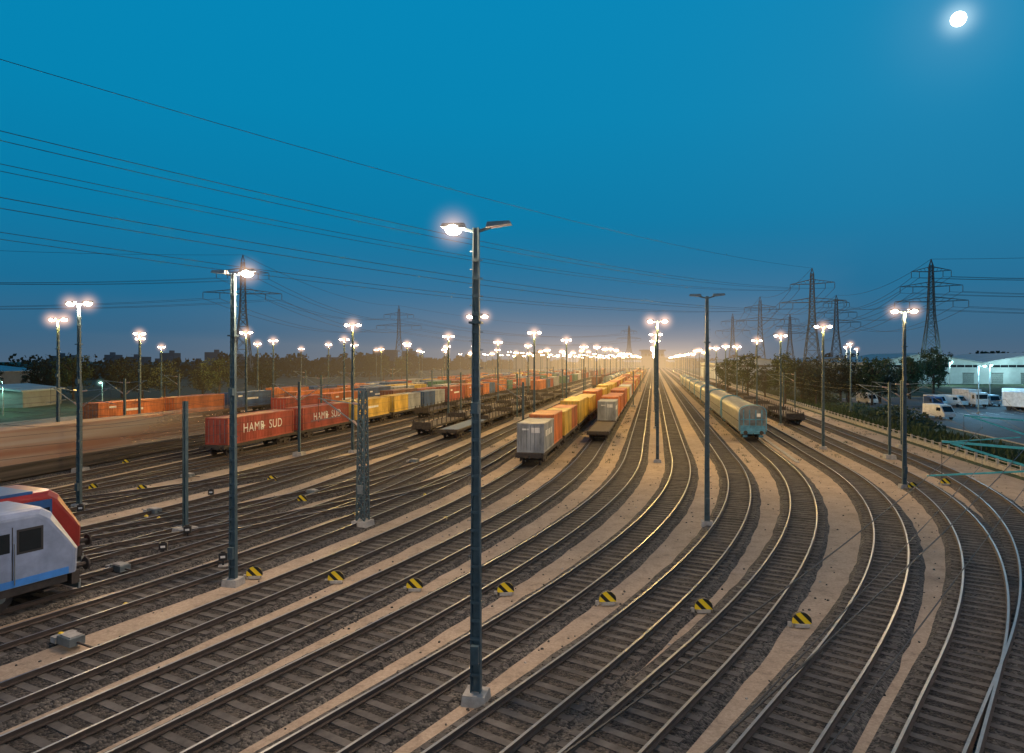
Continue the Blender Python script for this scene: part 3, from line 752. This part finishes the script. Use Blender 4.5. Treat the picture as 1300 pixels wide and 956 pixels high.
# trees
def tree_mesh(h,rad,seed,leafm='leaf',ncl=70,per=46):
    rg=random.Random(seed); m=MB()
    m.cyl((0,0,0),(.1,.05,h*.35),.28,.2,8,'trunk'); m.cyl((.1,.05,h*.35),(0,.1,h*.8),.2,.06,7,'trunk')
    for i in range(9):
        a=rg.uniform(0,6.28); z=h*rg.uniform(.25,.6); L=rad*rg.uniform(.5,.85)
        m.cyl((0,0,z),(math.cos(a)*L,math.sin(a)*L,z+L*.7),.1,.03,5,'trunk')
    for i in range(ncl):
        while 1:
            p=Vector((rg.uniform(-1,1),rg.uniform(-1,1),rg.uniform(-1,1)))
            if .25<p.length<1: break
        wob=rg.uniform(.75,1.12)
        c=Vector((p.x*rad*wob,p.y*rad*wob,h*.58+p.z*h*.41*wob)); cr=rg.uniform(.5,1.15)
        for j in range(per):
            d=Vector((rg.gauss(0,.5),rg.gauss(0,.5),rg.gauss(0,.4)))*cr; q=c+d
            n1=Vector((rg.gauss(0,1),rg.gauss(0,1),rg.gauss(0,1))).normalized(); n2=n1.orthogonal().normalized(); n3=n1.cross(n2); s=rg.uniform(.12,.28)
            m.face([q-n2*s,q+n3*s*.7,q+n2*s,q-n3*s*.7],leafm)
    return m.mesh('deciduous_tree')
TR=[tree_mesh(13,4.2,1),tree_mesh(11,3.8,2),tree_mesh(9.5,3.6,3,'leafd')]
for x,y in((60,150),(65,146),(69,152),(73,148),(77,146),(82,152),(63,160),(70,165),(58,168),(78,162),(86,160),(66,178),(60,190),(98,168),(108,175),(150,240),(100,172)):
    o=put(random.choice(TR),'deciduous_tree',(x,y,0),ru(0,6.28)); s=ru(.85,1.1); o.scale=(s,s,s)
for x,y in((-72,168),(-78,172),(-84,165),(-92,170),(-100,175),(-108,168),(-117,176),(-125,180),(-66,180),(-135,176),(-146,185)):
    o=put(TR[random.choice((1,2,2))],'deciduous_tree',(x,y,0),ru(0,6.28)); s=ru(.85,1.15); o.scale=(s,s,s*.95)
for x,y in((-62,330),(-70,335),(-55,340)): put(TR[0],'deciduous_tree',(x,y,0),ru(0,6))
m=MB(); rg=random.Random(5)
def belt(p,q,h,n,s=1.6,dep=14):
    for i in range(n):
        t=rg.random(); x=p[0]+(q[0]-p[0])*t; y=p[1]+(q[1]-p[1])*t+rg.uniform(-dep,dep)
        hh=h*(.62+.38*math.sin(t*37+math.sin(t*91)*1.4)*math.sin(t*13+1)); z=rg.random()**.8*max(2,hh+rg.uniform(-1,1.4))
        c=Vector((x,y,z)); n1=Vector((rg.gauss(0,1),rg.gauss(0,1),rg.gauss(0,.6))).normalized(); a=n1.orthogonal().normalized(); b=n1.cross(a); k=rg.uniform(.5,1)*s
        m.face([c-a*k,c-b*k*.8,c+a*k,c+b*k*.8],'leafd')
belt((-420,260),(-60,420),13,9000,1.3); belt((-140,620),(160,980),16,5000,2.2); belt((190,980),(500,520),18,6000,2.2); belt((95,210),(170,420),10,3000,.9); belt((-300,700),(-60,760),18,4500,2)
belt((330,330),(600,420),14,2500,2)
m.obj('distant_trees')
m=MB()
for i in range(9000):
    t=ru(45,300); u=ru(31,37+2*math.sin(t*.1)); p=W(u,t); hgt=ru(.2,.9); a=ru(0,6.28)
    m.face([(p.x-.16*math.cos(a),p.y-.16*math.sin(a),0),(p.x+.16*math.cos(a),p.y+.16*math.sin(a),0),(p.x+ru(-.2,.2),p.y+ru(-.2,.2),hgt)],'grass')
for i in range(7000):
    t=ru(95,200); u=ru(36,41); p=W(u,t); c=Vector((p.x,p.y,ru(0,1.8)*abs(math.sin(t*.13)+.3))); a=Vector((ru(-1,1),ru(-1,1),ru(-1,1))).normalized(); b=a.orthogonal().normalized()
    m.face([c-a*.25,c-b*.2,c+a*.25,c+b*.2],'leaf')
m.obj('grass_verge')
m=MB()
c=W(0,860); 
m.box((c.x,c.y,12),(90,8,3.2),'pylon',-A)
for k in(-42,-14,14,42): m.box((c.x+k,c.y,6),(2.2,5,12),'pylon',-A)
m.obj('road_bridge')
m=MB(); m.box((0,0,11),(26,20,22),'pylon'); m.box((0,0,23),(30,24,2),'pylon')
for i in range(6): m.box((-10.5+i*4.2,-10.1,17),(2.4,.2,3),'glass')
m.obj('control_tower',None,(185,900,0))
m=MB(); rg=random.Random(9)
for i in range(26):
    x=-520+i*22; y=800+rg.uniform(-40,60); h=rg.uniform(8,22); m.box((x,y,h/2),(rg.uniform(12,26),16,h),'pylon'); m.box((x+rg.uniform(-4,4),y,h+1.5),(4,5,3),'pylon')
m.obj('distant_buildings')

# ------------------------------------------------------------ moon, world, sun
md=Vector((567,867,434)).normalized()
m=MB(); MM=mat('moon_surface',(1,.97,.9),1,0,0,1,emit=7,ecol=(1,.95,.82)); m.ball((0,0,0),24,MM,32); o=m.obj('moon',None,md*3000+Vector((0,0,9.5)))
w=bpy.data.worlds.new('World'); sc.world=w; w.use_nodes=True; nt=w.node_tree; n=nt.nodes; l=nt.links
bg=n['Background']; tc=n.new('ShaderNodeTexCoord'); nm=n.new('ShaderNodeVectorMath'); nm.operation='NORMALIZE'; l.new(tc.outputs['Generated'],nm.inputs[0])
se=n.new('ShaderNodeSeparateXYZ'); l.new(nm.outputs[0],se.inputs[0])
r=n.new('ShaderNodeValToRGB'); l.new(se.outputs['Z'],r.inputs[0]); e=r.color_ramp.elements
stops=[(0,(.070,.125,.195)),(.03,(.043,.125,.220)),(.10,(.010,.150,.300)),(.2,(.002,.195,.385)),(.33,(.001,.228,.445)),(.47,(.001,.240,.475)),(.62,(.002,.14,.31)),(1,(.002,.06,.15))]
e[0].position=0; e[0].color=(*stops[0][1],1); e[1].position=1; e[1].color=(*stops[-1][1],1)
for p,c in stops[1:-1]: x=e.new(p); x.color=(*c,1)
dt=n.new('ShaderNodeVectorMath'); dt.operation='DOT_PRODUCT'; l.new(nm.outputs[0],dt.inputs[0]); dt.inputs[1].default_value=md
def glowp(pw,st):
    a=n.new('ShaderNodeMath'); a.operation='MAXIMUM'; a.inputs[1].default_value=0; l.new(dt.outputs['Value'],a.inputs[0])
    b=n.new('ShaderNodeMath'); b.operation='POWER'; b.inputs[1].default_value=pw; l.new(a.outputs[0],b.inputs[0])
    c=n.new('ShaderNodeMath'); c.operation='MULTIPLY'; c.inputs[1].default_value=st; l.new(b.outputs[0],c.inputs[0]); return c
g1=glowp(9000,.5); g2=glowp(600,.04); ad=n.new('ShaderNodeMath'); ad.operation='ADD'; l.new(g1.outputs[0],ad.inputs[0]); l.new(g2.outputs[0],ad.inputs[1])
sky=n.new('ShaderNodeTexSky'); sky.sky_type='NISHITA'; sky.sun_disc=False; sky.sun_elevation=math.asin(md.z); sky.sun_rotation=math.atan2(md.x,md.y)
mv=n.new('ShaderNodeVectorMath'); mv.operation='SCALE'; mv.inputs['Scale'].default_value=.0004; l.new(sky.outputs[0],mv.inputs[0])
a1=n.new('ShaderNodeVectorMath'); a1.operation='ADD'; l.new(r.outputs[0],a1.inputs[0]); l.new(mv.outputs[0],a1.inputs[1])
cg=n.new('ShaderNodeVectorMath'); cg.operation='SCALE'; cg.inputs[0].default_value=(.8,.95,.9); l.new(ad.outputs[0],cg.inputs['Scale'])
a2=n.new('ShaderNodeVectorMath'); a2.operation='ADD'; l.new(a1.outputs[0],a2.inputs[0]); l.new(cg.outputs[0],a2.inputs[1])
l.new(a2.outputs[0],bg.inputs['Color']); bg.inputs['Strength'].default_value=1.0
L=bpy.data.lights.new('moonlight','SUN'); L.energy=.04; L.angle=math.radians(.5); L.color=(1,.95,.85)
so=bpy.data.objects.new('moonlight',L); col.objects.link(so); so.rotation_euler=(-md).to_track_quat('-Z','Y').to_euler()

# ------------------------------------------------------------ camera
cd=bpy.data.cameras.new('camera'); cd.lens=24; cd.sensor_width=36; cd.shift_y=-20/1300; cd.clip_end=8000; cd.clip_start=.1
co=bpy.data.objects.new('camera',cd); col.objects.link(co); co.location=(0,0,9.5); co.rotation_euler=(math.pi/2,0,0); sc.camera=co
